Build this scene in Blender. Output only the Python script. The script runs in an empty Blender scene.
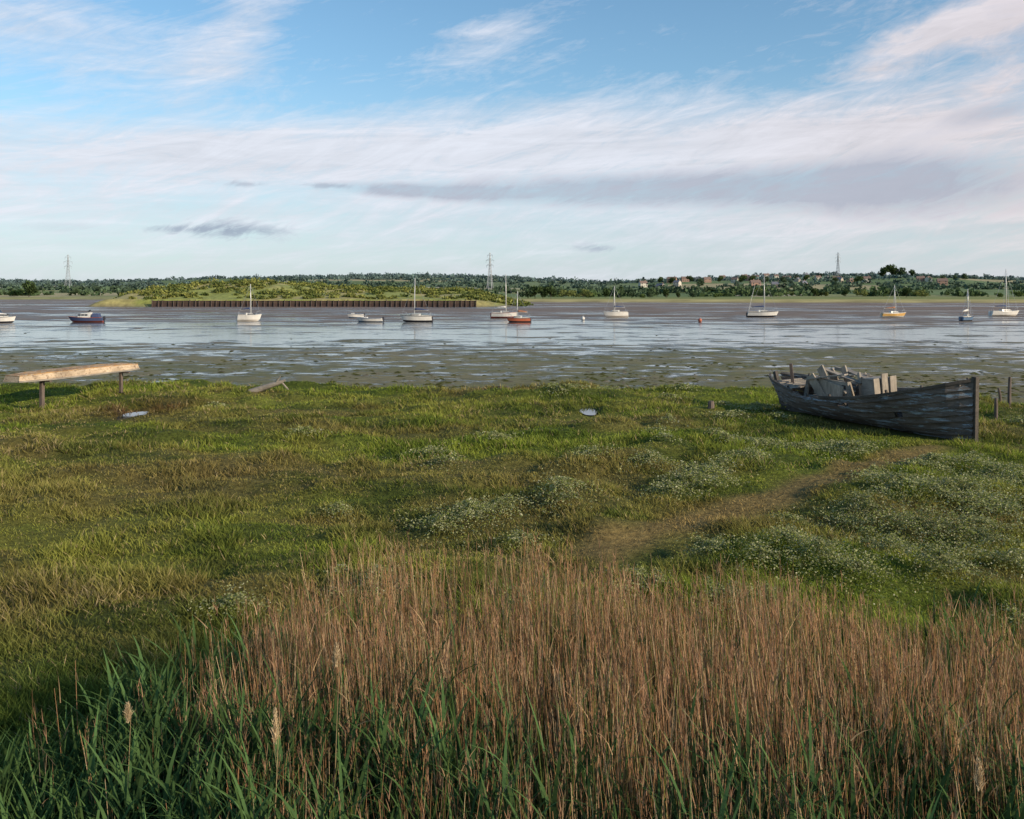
import bpy, math, random
import numpy as np
from mathutils import Vector, Matrix
R=math.radians
rng=np.random.default_rng(7); random.seed(7)
S=bpy.context.scene; COL=S.collection
F=900.0; HY=294.0; CH=3.6; MZ=-0.7
def px2x(px,d): return (px-512)/F*d
def gd(py,z=0.0): return F*(CH-z)/(py-HY)
# ---------------------------------------------------------------- noise
TAB=rng.random((256,256))
def vn(x,y,s=0):
    x=np.asarray(x,float)+s*17.3; y=np.asarray(y,float)+s*9.7
    xi=np.floor(x).astype(int); yi=np.floor(y).astype(int); fx=x-xi; fy=y-yi
    fx=fx*fx*(3-2*fx); fy=fy*fy*(3-2*fy)
    a=TAB[xi%256,yi%256]; b=TAB[(xi+1)%256,yi%256]; c=TAB[xi%256,(yi+1)%256]; d=TAB[(xi+1)%256,(yi+1)%256]
    return (a*(1-fx)+b*fx)*(1-fy)+(c*(1-fx)+d*fx)*fy
def fbm(x,y,s=0,o=4):
    t=0; a=.5; n=0
    for i in range(o):
        t=t+a*vn(np.asarray(x)*2**i,np.asarray(y)*2**i,s+i*3); n+=a; a*=.5
    return t/n
def ss(a,b,x):
    t=np.clip((np.asarray(x,float)-a)/(b-a),0,1); return t*t*(3-2*t)
def lerp(a,b,t): return a+(b-a)*t
# ---------------------------------------------------------------- tagging
def tag(o,label=None,cat=None,group=None,kind=None):
    if label: o['label']=label
    if cat: o['category']=cat
    if group: o['group']=group
    if kind: o['kind']=kind
    return o
def empty(name,loc,rz=0,rx=0,ry=0):
    o=bpy.data.objects.new(name,None); COL.objects.link(o); o.location=loc; o.rotation_euler=(rx,ry,rz); o.empty_display_size=.2; return o
def link(name,me,parent=None):
    o=bpy.data.objects.new(name,me); COL.objects.link(o)
    if parent: o.parent=parent
    return o
def copy_tree(o,parent=None):
    c=o.copy(); COL.objects.link(c); c.parent=parent
    for ch in list(o.children): copy_tree(ch,c)
    return c
class MB:
    def __init__(s): s.v=[]; s.f=[]
    def add(s,v,f):
        b=len(s.v); s.v+= [tuple(p) for p in v]; s.f+=[tuple(i+b for i in q) for q in f]
    def box(s,c,sz,rz=0,m=None,taper=1.0):
        x,y,z=[k/2 for k in sz]; P=[]
        for dz in(-1,1):
            k=taper if dz>0 else 1
            for dx,dy in((-1,-1),(1,-1),(1,1),(-1,1)): P.append(Vector((dx*x*k,dy*y*k,dz*z)))
        M=m if m is not None else Matrix.Rotation(rz,3,'Z')
        P=[M@p+Vector(c) for p in P]
        s.add(P,[(3,2,1,0),(4,5,6,7),(0,1,5,4),(1,2,6,5),(2,3,7,6),(3,0,4,7)])
    def bar(s,a,b,w,h=None,jit=0):
        a=Vector(a);b=Vector(b);d=(b-a); L=d.length; q=d.to_track_quat('Z','Y').to_matrix()
        s.box((a+b)/2,(w,h or w,L),m=q)
    def tube(s,pts,r,n=8):
        pts=[Vector(p) for p in pts]; rr=r if isinstance(r,(list,tuple)) else [r]*len(pts); V=[];Fc=[]
        for i,p in enumerate(pts):
            d=(pts[min(i+1,len(pts)-1)]-pts[max(i-1,0)]); q=d.to_track_quat('Z','Y').to_matrix()
            for k in range(n):
                a=2*math.pi*k/n; V.append(p+q@Vector((math.cos(a)*rr[i],math.sin(a)*rr[i],0)))
        for i in range(len(pts)-1):
            for k in range(n):
                k2=(k+1)%n; Fc.append((i*n+k,i*n+k2,(i+1)*n+k2,(i+1)*n+k))
        Fc.append(tuple(range(n-1,-1,-1))); Fc.append(tuple((len(pts)-1)*n+k for k in range(n)))
        s.add(V,Fc)
    def build(s,name,mat,parent=None,smooth=False,bevel=0):
        me=bpy.data.meshes.new(name); me.from_pydata(s.v,[],s.f); me.materials.append(mat); me.update()
        if smooth: me.polygons.foreach_set('use_smooth',[True]*len(me.polygons))
        o=link(name,me,parent)
        if bevel:
            b=o.modifiers.new('b','BEVEL'); b.width=bevel; b.segments=2
        return o
def npmesh(name,V,Q,mat,col=None,smooth=False):
    me=bpy.data.meshes.new(name); n=len(V); m,k=Q.shape
    me.vertices.add(n); me.vertices.foreach_set('co',V.astype(np.float32).ravel())
    me.loops.add(m*k); me.loops.foreach_set('vertex_index',Q.astype(np.int32).ravel())
    me.polygons.add(m); me.polygons.foreach_set('loop_start',np.arange(0,m*k,k,dtype=np.int32))
    if smooth: me.polygons.foreach_set('use_smooth',np.ones(m,bool))
    me.update(calc_edges=True)
    if col is not None:
        a=me.attributes.new('Col','FLOAT_COLOR','POINT'); c=np.ones((n,4),np.float32); c[:,:3]=col; a.data.foreach_set('color',c.ravel())
    me.materials.append(mat); return me
# ---------------------------------------------------------------- materials
def newmat(name):
    m=bpy.data.materials.new(name); m.use_nodes=True; return m,m.node_tree,m.node_tree.nodes['Principled BSDF']
def nd(nt,t,**k):
    n=nt.nodes.new(t)
    for a,b in k.items(): setattr(n,a,b)
    return n
def ramp(nt,fac,stops,interp='LINEAR'):
    r=nd(nt,'ShaderNodeValToRGB'); r.color_ramp.interpolation=interp; e=r.color_ramp.elements
    while len(e)<len(stops): e.new(.5)
    for i,(p,c) in enumerate(stops):
        e[i].position=p; e[i].color=(c[0],c[1],c[2],1) if isinstance(c,(tuple,list)) else (c,c,c,1)
    nt.links.new(fac,r.inputs[0]); return r.outputs[0]
def math_(nt,op,a,b=None,c=None,clamp=False):
    n=nd(nt,'ShaderNodeMath',operation=op,use_clamp=clamp)
    for i,v in enumerate((a,b,c)):
        if v is None: continue
        if isinstance(v,(int,float)): n.inputs[i].default_value=v
        else: nt.links.new(v,n.inputs[i])
    return n.outputs[0]
def mixc(nt,f,a,b,mode='MIX'):
    n=nd(nt,'ShaderNodeMix',data_type='RGBA',blend_type=mode)
    for s,v in ((0,f),(6,a),(7,b)):
        if isinstance(v,(int,float)): n.inputs[s].default_value=v
        elif isinstance(v,tuple): n.inputs[s].default_value=(*v[:3],1)
        else: nt.links.new(v,n.inputs[s])
    return n.outputs[2]
def noise(nt,vec,scale,detail=5,rough=.55,dist=0):
    n=nd(nt,'ShaderNodeTexNoise'); n.inputs['Scale'].default_value=scale; n.inputs['Detail'].default_value=detail
    n.inputs['Roughness'].default_value=rough; n.inputs['Distortion'].default_value=dist
    if vec is not None: nt.links.new(vec,n.inputs['Vector'])
    return n.outputs['Fac']
def vmap(nt,vec,sc,rot=(0,0,0),loc=(0,0,0)):
    n=nd(nt,'ShaderNodeMapping'); n.inputs['Scale'].default_value=sc; n.inputs['Rotation'].default_value=rot; n.inputs['Location'].default_value=loc
    nt.links.new(vec,n.inputs['Vector']); return n.outputs[0]
def bump(nt,b,h,st=.3,dist=.05):
    n=nd(nt,'ShaderNodeBump'); n.inputs['Strength'].default_value=st; n.inputs['Distance'].default_value=dist
    nt.links.new(h,n.inputs['Height']); nt.links.new(n.outputs[0],b.inputs['Normal'])
def simple(name,c,rough=.6,var=.25,scale=3,metal=0,bmp=0):
    m,nt,b=newmat(name); tc=nd(nt,'ShaderNodeTexCoord').outputs['Object']
    n=noise(nt,tc,scale,6)
    col=ramp(nt,n,[(.3,tuple(k*(1-var) for k in c)),(.7,tuple(min(1,k*(1+var)) for k in c))])
    nt.links.new(col,b.inputs['Base Color']); b.inputs['Roughness'].default_value=rough; b.inputs['Metallic'].default_value=metal
    if bmp: bump(nt,b,n,bmp)
    return m
def leafmat(name,trans=.3,mul=(1,1,1)):
    m,nt,b=newmat(name); nt.nodes.remove(b); out=nt.nodes['Material Output']
    a=nd(nt,'ShaderNodeAttribute',attribute_name='Col').outputs['Color']
    tc=nd(nt,'ShaderNodeNewGeometry').outputs['Position']
    n=noise(nt,tc,1.7,4)
    v=ramp(nt,n,[(.3,.8),(.7,1.2)])
    c=mixc(nt,1.0,a,v,'MULTIPLY'); c=mixc(nt,1.0,c,mul,'MULTIPLY')
    d=nd(nt,'ShaderNodeBsdfDiffuse'); t=nd(nt,'ShaderNodeBsdfTranslucent'); x=nd(nt,'ShaderNodeMixShader'); x.inputs[0].default_value=trans
    nt.links.new(c,d.inputs[0]); nt.links.new(c,t.inputs[0]); nt.links.new(d.outputs[0],x.inputs[1]); nt.links.new(t.outputs[0],x.inputs[2]); nt.links.new(x.outputs[0],out.inputs[0])
    return m
M_grass=leafmat('grass_blades',.35); M_reed=leafmat('reed_stems',.25); M_tree=leafmat('far_foliage',.2)
# ---------------------------------------------------------------- vegetation ribbons
def ribbons(P,D,L,W,droop,segs,col,tipw=.08,base=1.0,wang=None,colt=None):
    n=len(P); D=D/np.linalg.norm(D,axis=1,keepdims=True)
    a=rng.random(n)*2*np.pi if wang is None else wang
    wd=np.stack([np.cos(a),np.sin(a),np.zeros(n)],1); wd-=D*np.sum(wd*D,1,keepdims=True); wd/=np.linalg.norm(wd,axis=1,keepdims=True)+1e-6
    V=np.zeros((n,segs+1,2,3)); C=np.zeros((n,segs+1,2,3))
    hz=D.copy(); hz[:,2]=0; hz/=np.linalg.norm(hz,axis=1,keepdims=True)+1e-6
    for i in range(segs+1):
        s=i/segs; c=P+D*(L*s)[:,None]+hz*(droop*L*s*s*.6)[:,None]; c[:,2]-=droop*L*s*s*.55
        w=W*(1-(1-tipw)*s**1.6)/2
        V[:,i,0]=c-wd*w[:,None]; V[:,i,1]=c+wd*w[:,None]
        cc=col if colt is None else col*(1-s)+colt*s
        C[:,i,:]=cc[:,None,:]
    b=(np.arange(n)*(segs+1)*2)[:,None,None]; k=(np.arange(segs)*2)[None,:,None]
    Q=(b+k+np.array([0,1,3,2])[None,None,:]).reshape(-1,4)
    return V.reshape(-1,3),Q,C.reshape(-1,3)
def join(parts):
    V=[];Q=[];C=[];o=0
    for v,q,c in parts: V.append(v);Q.append(q+o);C.append(c);o+=len(v)
    return np.concatenate(V),np.concatenate(Q),np.concatenate(C)
def leafquads(P,size,col,flat=1.0):
    n=len(P); a=rng.normal(size=(n,3)); a/=np.linalg.norm(a,axis=1,keepdims=True); b=rng.normal(size=(n,3)); b-=a*np.sum(a*b,1,keepdims=True); b/=np.linalg.norm(b,axis=1,keepdims=True)
    s=np.asarray(size)*np.ones(n); a=a*s[:,None]; b=b*s[:,None]*.8; a[:,2]*=flat; b[:,2]*=flat
    V=np.stack([P-a-b*.4,P-b*.9+a*.3,P+a+b*.3,P+b-a*.2],1).reshape(-1,3)
    Q=np.arange(n*4).reshape(-1,4); return V,Q,np.repeat(col,4,axis=0)
# ---------------------------------------------------------------- salt marsh terrain
def edge(x):
    return np.interp(x,[-60,-22,-17,-14,-9,0,7,12,16,30,60],[33,34.5,37,38,36,35,34,33,31,31,33])+5.0*(fbm(np.asarray(x)/4,np.zeros_like(x)+3.3,5)-.5)
POOLS=[(-11.35,26.9,.30,.75,-.03),(2.35,27.6,.24,.7,.0)]
HOLLOW=[(-11.7,29.0,.9,1.2)]
def mh(x,y):
    h=.34*(fbm(x/2.6,y/2.6,1)-.5)+.5*(fbm(x/9,y/9,2,2)-.5)+.17*(ss(.35,.75,fbm(x/1.15,y/1.15,3,3))-.4)*ss(7,11,y)
    for (a,b,ra,rb,z) in POOLS:
        q=np.sqrt(((x-a)/(ra*1.5))**2+((y-b)/(rb*1.5))**2); h=lerp(z-.05-.12*np.clip(1-q,0,1),h,ss(.65,1.15,q))
    for (a,b,ra,rb) in HOLLOW:
        q=np.sqrt(((x-a)/ra)**2+((y-b)/rb)**2); h=h-.28*(1-ss(.5,1,q))
    h=lerp(h,h*0+.0,np.exp(-(((x-9.8)/2.5)**2+((y-25)/4.)**2)))
    e=edge(x); h=lerp(h,-1.0+0*h,ss(-.4,1.3,y-e))
    h=h+np.clip((2.0-y)*.6,0,1.9)
    return h
PATH=[(1.2,12.6),(3.0,14.3),(4.3,15.7),(6.2,17.4),(8.3,19.3),(9.6,20.6)]
def pathd(x,y):
    d=np.full(np.shape(x),99.)
    for (a,b),(c,e) in zip(PATH[:-1],PATH[1:]):
        vx,vy=c-a,e-b; t=np.clip(((x-a)*vx+(y-b)*vy)/(vx*vx+vy*vy),0,1)
        d=np.minimum(d,np.hypot(x-a-t*vx,y-b-t*vy))
    return d
def mcol(x,y):
    x=np.asarray(x,float); n1=fbm(x/4.5,y/3.5,11); n2=fbm(x/1.3,y/1.3,12); n3=fbm(x/6,y/2.4,13); n4=fbm(x/1.8,y/1.0,14)
    g=np.array([.195,.245,.036]); ol=np.array([.26,.26,.055]); br=np.array([.25,.17,.075]); dk=np.array([.075,.12,.022]); lg=np.array([.29,.325,.055])
    c=g+(ol-g)*ss(.42,.62,n1)[...,None]
    c=c+(lg-c)*(ss(.48,.64,n2)*.75)[...,None]
    c=c+(br-c)*(ss(.54,.66,n3)*.5)[...,None]
    c=c+(dk-c)*(ss(.52,.64,n4)*.6)[...,None]
    t=np.array([.40,.28,.11]); c=c+(t-c)*((1-ss(.25,.8,pathd(x,y)+.7*(n2-.35)))*.9)[...,None]
    rs=(1-ss(1.5,4,np.abs(x+7.5)))*(1-ss(1,3.5,np.abs(y-17))); c=c+(br-c)*(rs*.45)[...,None]
    q=np.exp(-(((x+11.6)/1.4)**2+((y-28.6)/2.2)**2)); c=c+(np.array([.13,.075,.035])-c)*np.clip(q*1.4,0,1)[...,None]
    nr=(1-ss(7.5,11,y)); c=c+(np.array([.10,.15,.03])-c)*(nr*.75)[...,None]
    return c
xs=np.concatenate([np.arange(-60,-26,.8),np.arange(-26,26,.14),np.arange(26,60,.8)]); ys=np.concatenate([np.arange(-8,3,.5),np.arange(3,41.5,.14)])
X,Y=np.meshgrid(xs,ys); Z=mh(X,Y); nx,ny=len(xs),len(ys)
I=np.arange(nx*ny).reshape(ny,nx); Q=np.stack([I[:-1,:-1],I[:-1,1:],I[1:,1:],I[1:,:-1]],-1).reshape(-1,4)
cc=mcol(X,Y).reshape(-1,3)*.5; mudc=np.array([.07,.055,.035]); w=ss(-.1,.8,(Y-edge(X))).ravel()[:,None]; cc=cc*(1-w)+mudc*w
m,nt,b=newmat('marsh_turf'); a=nd(nt,'ShaderNodeAttribute',attribute_name='Col').outputs['Color']; pos=nd(nt,'ShaderNodeNewGeometry').outputs['Position']
n=noise(nt,pos,9,8,.65); c=mixc(nt,1.0,a,ramp(nt,n,[(.3,.45),(.7,1.5)]),'MULTIPLY'); nt.links.new(c,b.inputs['Base Color']); b.inputs['Roughness'].default_value=.95; b.inputs['Specular IOR Level'].default_value=.1; bump(nt,b,n,.8,.12)
marsh=link('salt_marsh',npmesh('salt_marsh',np.stack([X,Y,Z],-1).reshape(-1,3),Q,m,cc,True)); tag(marsh,'green hummocky salt marsh ground between the reeds and the mud','ground',kind='structure')
Mw,nt,b=newmat('still_water'); b.inputs['Base Color'].default_value=(.03,.035,.03,1); b.inputs['Roughness'].default_value=.04
pos=nd(nt,'ShaderNodeNewGeometry').outputs['Position']; bump(nt,b,noise(nt,pos,6,2),.05,.01)
for (a_,b_,ra,rb,z),lb in zip(POOLS,['larger rain pool in the marsh turf at left','tiny bright rain pool in the marsh turf near the middle']):
    V=[(a_+ra*1.25*math.cos(t)*(1+.15*math.sin(3*t)),b_+rb*1.25*math.sin(t),z) for t in np.linspace(0,2*math.pi,40,endpoint=False)]
    me=bpy.data.meshes.new('marsh_pool'); me.from_pydata(V,[],[tuple(range(40))]); me.materials.append(Mw); tag(link('marsh_pool',me),lb,'water',kind='structure')
# ---------------------------------------------------------------- marsh grass
def farlim(x): return np.interp(x,[-3.6,-3.0,-2.3,-1.6,0,2,4,6],[5.6,6.5,7.1,7.5,7.5,7.4,7.1,7.3])
def inreed(x,y): 
    return (x>-3.5+.25*np.sin(y*3)) & (y<farlim(x)+.7*(vn(x*1.3,y*0+5)-.5)*2) & (y>2.6)
N=580000
d=np.exp(rng.uniform(np.log(4.6),np.log(38.5),N)); x=rng.uniform(-1,1,N)*(d*.62+1.5); 
clump=fbm(x/.45,d/.45,21,3); keep=rng.random(N)<ss(.3,.62,clump)*.65+.35
keep&=(d<edge(x)+.35)&~(inreed(x,d)&(d<7.0))
for (a_,b_,ra,rb,z) in POOLS: keep&=(((x-a_)/(ra*1.2))**2+((d-b_)/(rb*1.2))**2)>1
pd=pathd(x,d); keep&=(pd>.45)|(rng.random(N)<.4)
bx0=np.array([8.4,28.4]); bx1=np.array([11.3,21.9]); ax=(bx1-bx0)/np.hypot(*(bx1-bx0)); t_=(x-bx0[0])*ax[0]+(d-bx0[1])*ax[1]; s_=np.abs(-(x-bx0[0])*ax[1]+(d-bx0[1])*ax[0])
keep&=~((t_>.2)&(t_<6.9)&(s_<.95))
x=x[keep];d=d[keep];n=len(x)
hn=fbm(x/1.0,d/1.0,31); H=(.05+.14*ss(.38,.68,hn))*(.6+.8*rng.random(n)); H*=1+.4*(1-ss(7,12,d)); H*=1-.6*(1-ss(.3,1.0,pathd(x,d)))
for (a_,b_,ra,rb,z) in POOLS: H*=1-.6*np.exp(-(((x-a_)/.7)**2+((d-(b_-1.2))/1.2)**2))
q=np.exp(-(((x+11.7)/.9)**2+((d-28.9)/1.6)**2)); H*=1+1.2*q
col=mcol(x,d)*(.55+.85*rng.random((n,1)))
dry=rng.random(n)<.05+.16*ss(.55,.65,fbm(x/3,d/3,41)); col[dry]=np.array([.42,.32,.16])*(.5+.8*rng.random((dry.sum(),1)))
lean=rng.normal(size=(n,2))*.5; lean[:,0]-=.12
D=np.stack([lean[:,0],lean[:,1],np.ones(n)],1); W=.0035+.0007*d+.002*rng.random(n)
P=np.stack([x,d,mh(x,d)-.01],1)
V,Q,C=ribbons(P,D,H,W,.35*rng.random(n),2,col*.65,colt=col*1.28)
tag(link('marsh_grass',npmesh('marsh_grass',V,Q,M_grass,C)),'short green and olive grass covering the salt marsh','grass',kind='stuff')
CL=[]
def addc(px,py,r,h=.22): dd=gd(py); CL.append((px2x(px,dd),dd,r,h))
for q in [(690,492,.8,.30),(672,500,.55,.25),(715,488,.6,.25),(470,518,.9,.22),(500,512,.6,.2),(440,524,.55,.2),(560,506,.65,.2),(590,465,.6,.15),(430,452,.6,.13),(790,560,.65,.2),(820,575,.75,.2),(760,575,.5,.2),(710,560,.5,.2),(900,495,1.,.2),(950,505,1.1,.22),(1000,515,1.,.22),(870,520,.9,.2),(920,535,.9,.22),(980,545,.9,.22),(1015,570,.7,.2),(850,455,.9,.15),(800,450,.9,.15),(760,445,.8,.13),(890,560,.65,.2),(940,580,.65,.2),(650,468,.6,.14),(610,600,.35,.15),(640,590,.4,.15),(520,545,.4,.15),(930,470,1.,.15),(1000,480,1.,.16),(870,480,.6,.15)]: addc(*q)
for i in range(200):
    dd=math.exp(random.uniform(math.log(9.5),math.log(33))); u=random.uniform(-.6,.6); xx=u*dd
    pr=.08+.85*max(0,min(1,(u+.02)/.35))
    if random.random()<pr and float(pathd(np.array(xx),np.array(dd)))>1.1: CL.append((xx,dd,random.uniform(.18,.5)*(1+dd*.02),random.uniform(.08,.15)))
parts=[]
for (cx,cy,r,h) in CL:
    if abs(cx-9.8)<1.6 and 21<cy<29: continue
    k=int(1700*r*r*(14/cy)**.8*2.2)+150
    a=rng.random(k)*2*np.pi; q=np.abs(rng.normal(size=k))*.55; rr=r*q*(1+.3*np.sin(a*3+cx)+.18*np.sin(a*7+cy))
    X1=cx+rr*np.cos(a); Y1=cy+rr*np.sin(a)*1.15; top=h*np.sqrt(np.clip(1-q**2,0,1))*(.35+1.1*fbm(X1/.16,Y1/.16,51,2))
    Z1=mh(X1,Y1)+top*np.clip(.5+.6*rng.random(k),0,1)+.04+.06*rng.random(k)
    ok=pathd(X1,Y1)>.5; X1=X1[ok];Y1=Y1[ok];Z1=Z1[ok];k=len(X1)
    if k<5: continue
    tone=.75+.5*fbm(X1/.25,Y1/.25,52,2)
    c=np.array([.37,.375,.18])*(.65+.45*rng.random((k,1)))*tone[:,None]; fl=rng.random(k)<.10; c[fl]=np.array([.52,.50,.33])*(.8+.3*rng.random((fl.sum(),1)))
    gr=rng.random(k)<.33; c[gr]=np.array([.20,.235,.055])
    parts.append(leafquads(np.stack([X1,Y1,Z1],1),(.005+.00085*cy)*(.6+.7*rng.random(k)),c,.7))
V,Q,C=join(parts); tag(link('flowering_ground_cover',npmesh('flowering_ground_cover',V,Q,M_grass,C)),'pale sage low shrubby clumps scattered through the marsh grass','ground cover',kind='stuff')
# ---------------------------------------------------------------- reeds
parts=[]
def bed(n,x0=-3.7,x1=6.6,y0=3.0,y1=8.6):
    x=rng.uniform(x0,x1,n*3); y=rng.uniform(y0,y1,n*3); k=inreed(x,y)&(np.abs(x)<y*.62+.7); cl=fbm(x/.35,y/.35,61,3); k&=rng.random(n*3)<.25+1.0*ss(.35,.62,cl); return x[k][:n],y[k][:n]
x,y=bed(20500); n=len(x)
g=ss(-.40,-.27,x/y+.05*(rng.random(n)-.5)); kk=rng.random(n)<.05+.95*g; kk&=rng.random(n)<.45+.55*ss(4.0,5.4,y); x=x[kk];y=y[kk];n=len(x)
hh=.98+.42*fbm(x/.9,y/.9,62,3)+.12*rng.normal(size=n); hh*=1-.13*ss(1.6,4.2,x)-.10*(1-ss(-2.3,-1.0,x)); hh=np.clip(hh,.35,1.5)
D=np.stack([rng.normal(size=n)*.05-.02,rng.normal(size=n)*.05,np.ones(n)],1)
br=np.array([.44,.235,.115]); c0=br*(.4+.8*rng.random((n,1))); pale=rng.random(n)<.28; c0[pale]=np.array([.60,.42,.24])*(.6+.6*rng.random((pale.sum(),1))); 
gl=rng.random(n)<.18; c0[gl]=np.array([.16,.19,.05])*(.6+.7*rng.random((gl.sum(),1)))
P=np.stack([x,y,mh(x,y)-.02],1)
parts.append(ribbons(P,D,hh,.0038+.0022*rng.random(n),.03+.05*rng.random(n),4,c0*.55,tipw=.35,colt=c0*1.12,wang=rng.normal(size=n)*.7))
nl=6500
k=rng.integers(0,n,nl); s=rng.random(nl)*.75+.2; Dn=D/np.linalg.norm(D,axis=1,keepdims=True)
LP=P[k]+Dn[k]*(hh[k]*s)[:,None]; LD=np.stack([rng.normal(size=nl)*.35,rng.normal(size=nl)*.35,np.ones(nl)],1)
parts.append(ribbons(LP,LD,.08+.16*rng.random(nl),.004+.004*rng.random(nl),.5*rng.random(nl),3,np.array([.50,.33,.18])*(.4+.8*rng.random((nl,1))),tipw=.05))
k=rng.permutation(n)[:2600]; tip=P[k]+Dn[k]*hh[k][:,None]
for j in range(7):
    q=len(k); LD=np.stack([rng.normal(size=q)*.14-.06,rng.normal(size=q)*.14,np.ones(q)],1); st=tip-Dn[k]*(.13*rng.random((q,1)))
    parts.append(ribbons(st,LD,.04+.06*rng.random(q),.0035*np.ones(q),.3*rng.random(q),2,np.array([.42,.24,.14])*(.6+.6*rng.random((q,1))),tipw=.2))
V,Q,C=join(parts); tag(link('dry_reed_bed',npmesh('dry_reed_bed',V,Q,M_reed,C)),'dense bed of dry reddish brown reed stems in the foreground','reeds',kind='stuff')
def plume(px,py,dd,hgt,label):
    x0=px2x(px,dd); zt=CH-(py-HY)/F*dd; z0=float(mh(np.array(x0),np.array(dd)))
    root=empty('reed_stalk',(x0,dd,z0)); tag(root,label,'reed',group=None)
    P=np.array([[0,0,-.02]]); D=np.array([[.02,0,1.]]); L=np.array([zt-z0-.02])
    v,q,c=join([ribbons(P,D,L,np.array([.007]),np.array([.02]),4,np.array([[.45,.33,.17]]),wang=np.array([a]),tipw=.4) for a in (0,1.57)])
    link('stem',npmesh('stem',v,q,M_reed,c),root)
    m_=300; s=rng.random(m_); st=np.stack([.02*L[0]*np.ones(m_)+rng.normal(size=m_)*.004,rng.normal(size=m_)*.004,L[0]-hgt*(1-s)*1.0],1)
    LD=np.stack([rng.normal(size=m_)*.2+.05,rng.normal(size=m_)*.2,np.ones(m_)],1)
    v,q,c=ribbons(st,LD,(.025+.03*rng.random(m_))*(1.3-s),.003*np.ones(m_),.5*rng.random(m_),2,np.array([.60,.46,.28])*(.6+.7*rng.random((m_,1))),tipw=.3)
    link('seed_head',npmesh('seed_head',v,q,M_reed,c),root)
plume(268,705,4.3,.17,'reed stalk with pale fluffy seed head at lower left')
plume(330,640,4.9,.13,'tall reed stalk whose seed head rises among green leaves left of centre')
plume(972,755,3.9,.14,'reed stalk with pale seed head at the lower right')
plume(122,700,4.7,.10,'short reed stalk with thin seed head at far lower left')
parts=[]
xa,ya=bed(9500); az_=xa/ya; pg=.10+.90*(1-ss(-.34,-.22,az_))+.50*(1-ss(-.14,.02,az_))*(1-ss(5.6,6.8,ya))+.30*(1-ss(4.9,6.0,ya)); k=rng.random(len(xa))<pg; xa=xa[k];ya=ya[k]; n=len(xa); az_=xa/ya
hg=(.64+.40*rng.random(n))*(.74+.5*fbm(xa/.6,ya/.6,66,2)); hg*=1-.25*(1-ss(-.52,-.40,az_)); hg+=.14*(1-ss(4.6,5.4,ya)); D=np.stack([rng.normal(size=n)*.08,rng.normal(size=n)*.08,np.ones(n)],1); Dn=D/np.linalg.norm(D,axis=1,keepdims=True); P=np.stack([xa,ya,mh(xa,ya)-.02],1)
gc=np.array([.055,.10,.036])*(.5+.9*rng.random((n,1))); 
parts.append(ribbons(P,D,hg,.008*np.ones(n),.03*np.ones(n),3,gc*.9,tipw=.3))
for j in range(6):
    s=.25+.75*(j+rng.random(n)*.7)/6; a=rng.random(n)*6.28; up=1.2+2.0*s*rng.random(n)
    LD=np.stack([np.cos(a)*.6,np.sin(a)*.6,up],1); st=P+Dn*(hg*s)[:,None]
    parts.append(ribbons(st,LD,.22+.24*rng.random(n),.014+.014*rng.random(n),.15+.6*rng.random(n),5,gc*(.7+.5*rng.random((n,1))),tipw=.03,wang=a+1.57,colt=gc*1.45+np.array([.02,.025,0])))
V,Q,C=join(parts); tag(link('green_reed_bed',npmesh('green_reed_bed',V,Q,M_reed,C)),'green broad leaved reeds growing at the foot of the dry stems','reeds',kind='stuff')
# ---------------------------------------------------------------- mudflat
m,nt,b=newmat('wet_mud'); pos=nd(nt,'ShaderNodeNewGeometry').outputs['Position']; sp=nd(nt,'ShaderNodeSeparateXYZ'); nt.links.new(pos,sp.inputs[0]); py=sp.outputs[1]; pxs=sp.outputs[0]
lg=math_(nt,'DIVIDE',math_(nt,'LOGARITHM',math_(nt,'DIVIDE',math_(nt,'MAXIMUM',py,35.),35.),math.e),3.0,clamp=True)
def L(dd): return math.log(dd/35)/3.0
def nzz(sx,sy,r,di,lo): return noise(nt,vmap(nt,pos,(sx,sy,1),(0,0,r),lo),1,8,.6,di)
nA=nzz(.34,.50,.1,.9,(1,2,0)); nB=nzz(.11,.21,-.1,.9,(4,2,0)); nC=nzz(.040,.095,.08,.7,(7,3,0)); nD=nzz(.014,.038,-.03,.5,(2,9,0)); nE=nzz(.9,1.3,0,.8,(2,5,0))
def sstep(a,bb): return ramp(nt,lg,[(L(a),0.),(L(bb),1.)])
def mixf(f,a,bb): return math_(nt,'ADD',math_(nt,'MULTIPLY',a,math_(nt,'SUBTRACT',1.0,f)),math_(nt,'MULTIPLY',bb,f))
nm=mixf(sstep(52,80),mixf(.35,nA,nE),mixf(.35,nB,nA)); nm=mixf(sstep(95,140),nm,mixf(.35,nC,nB)); nm=mixf(sstep(180,300),nm,mixf(.35,nD,nC))
cov=ramp(nt,lg,[(0,.435),(L(42),.44),(L(52),.46),(L(64),.475),(L(74),.53),(L(88),.585),(L(104),.575),(L(118),.53),(L(140),.525),(L(175),.485),(L(240),.46),(L(380),.45)])
wet=math_(nt,'MULTIPLY',math_(nt,'SUBTRACT',nm,math_(nt,'SUBTRACT',1.0,cov)),14); wet=math_(nt,'ADD',wet,.45,clamp=True)
alg=noise(nt,vmap(nt,pos,(.10,.16,1)),1,6,.6,.4)
mudcol=ramp(nt,lg,[(0,(.17,.135,.055)),(L(60),(.20,.165,.07)),(L(80),(.19,.15,.085)),(L(140),(.21,.15,.105)),(L(300),(.24,.165,.12)),(1,(.26,.19,.14))])
dark=mixc(nt,ramp(nt,alg,[(.42,0.),(.6,.75)]),mudcol,ramp(nt,lg,[(0,(.125,.125,.032)),(L(90),(.13,.12,.04)),(L(150),(.16,.115,.075))]))
fine=noise(nt,vmap(nt,pos,(1.6,2.2,1)),1,6,.7)
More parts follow.
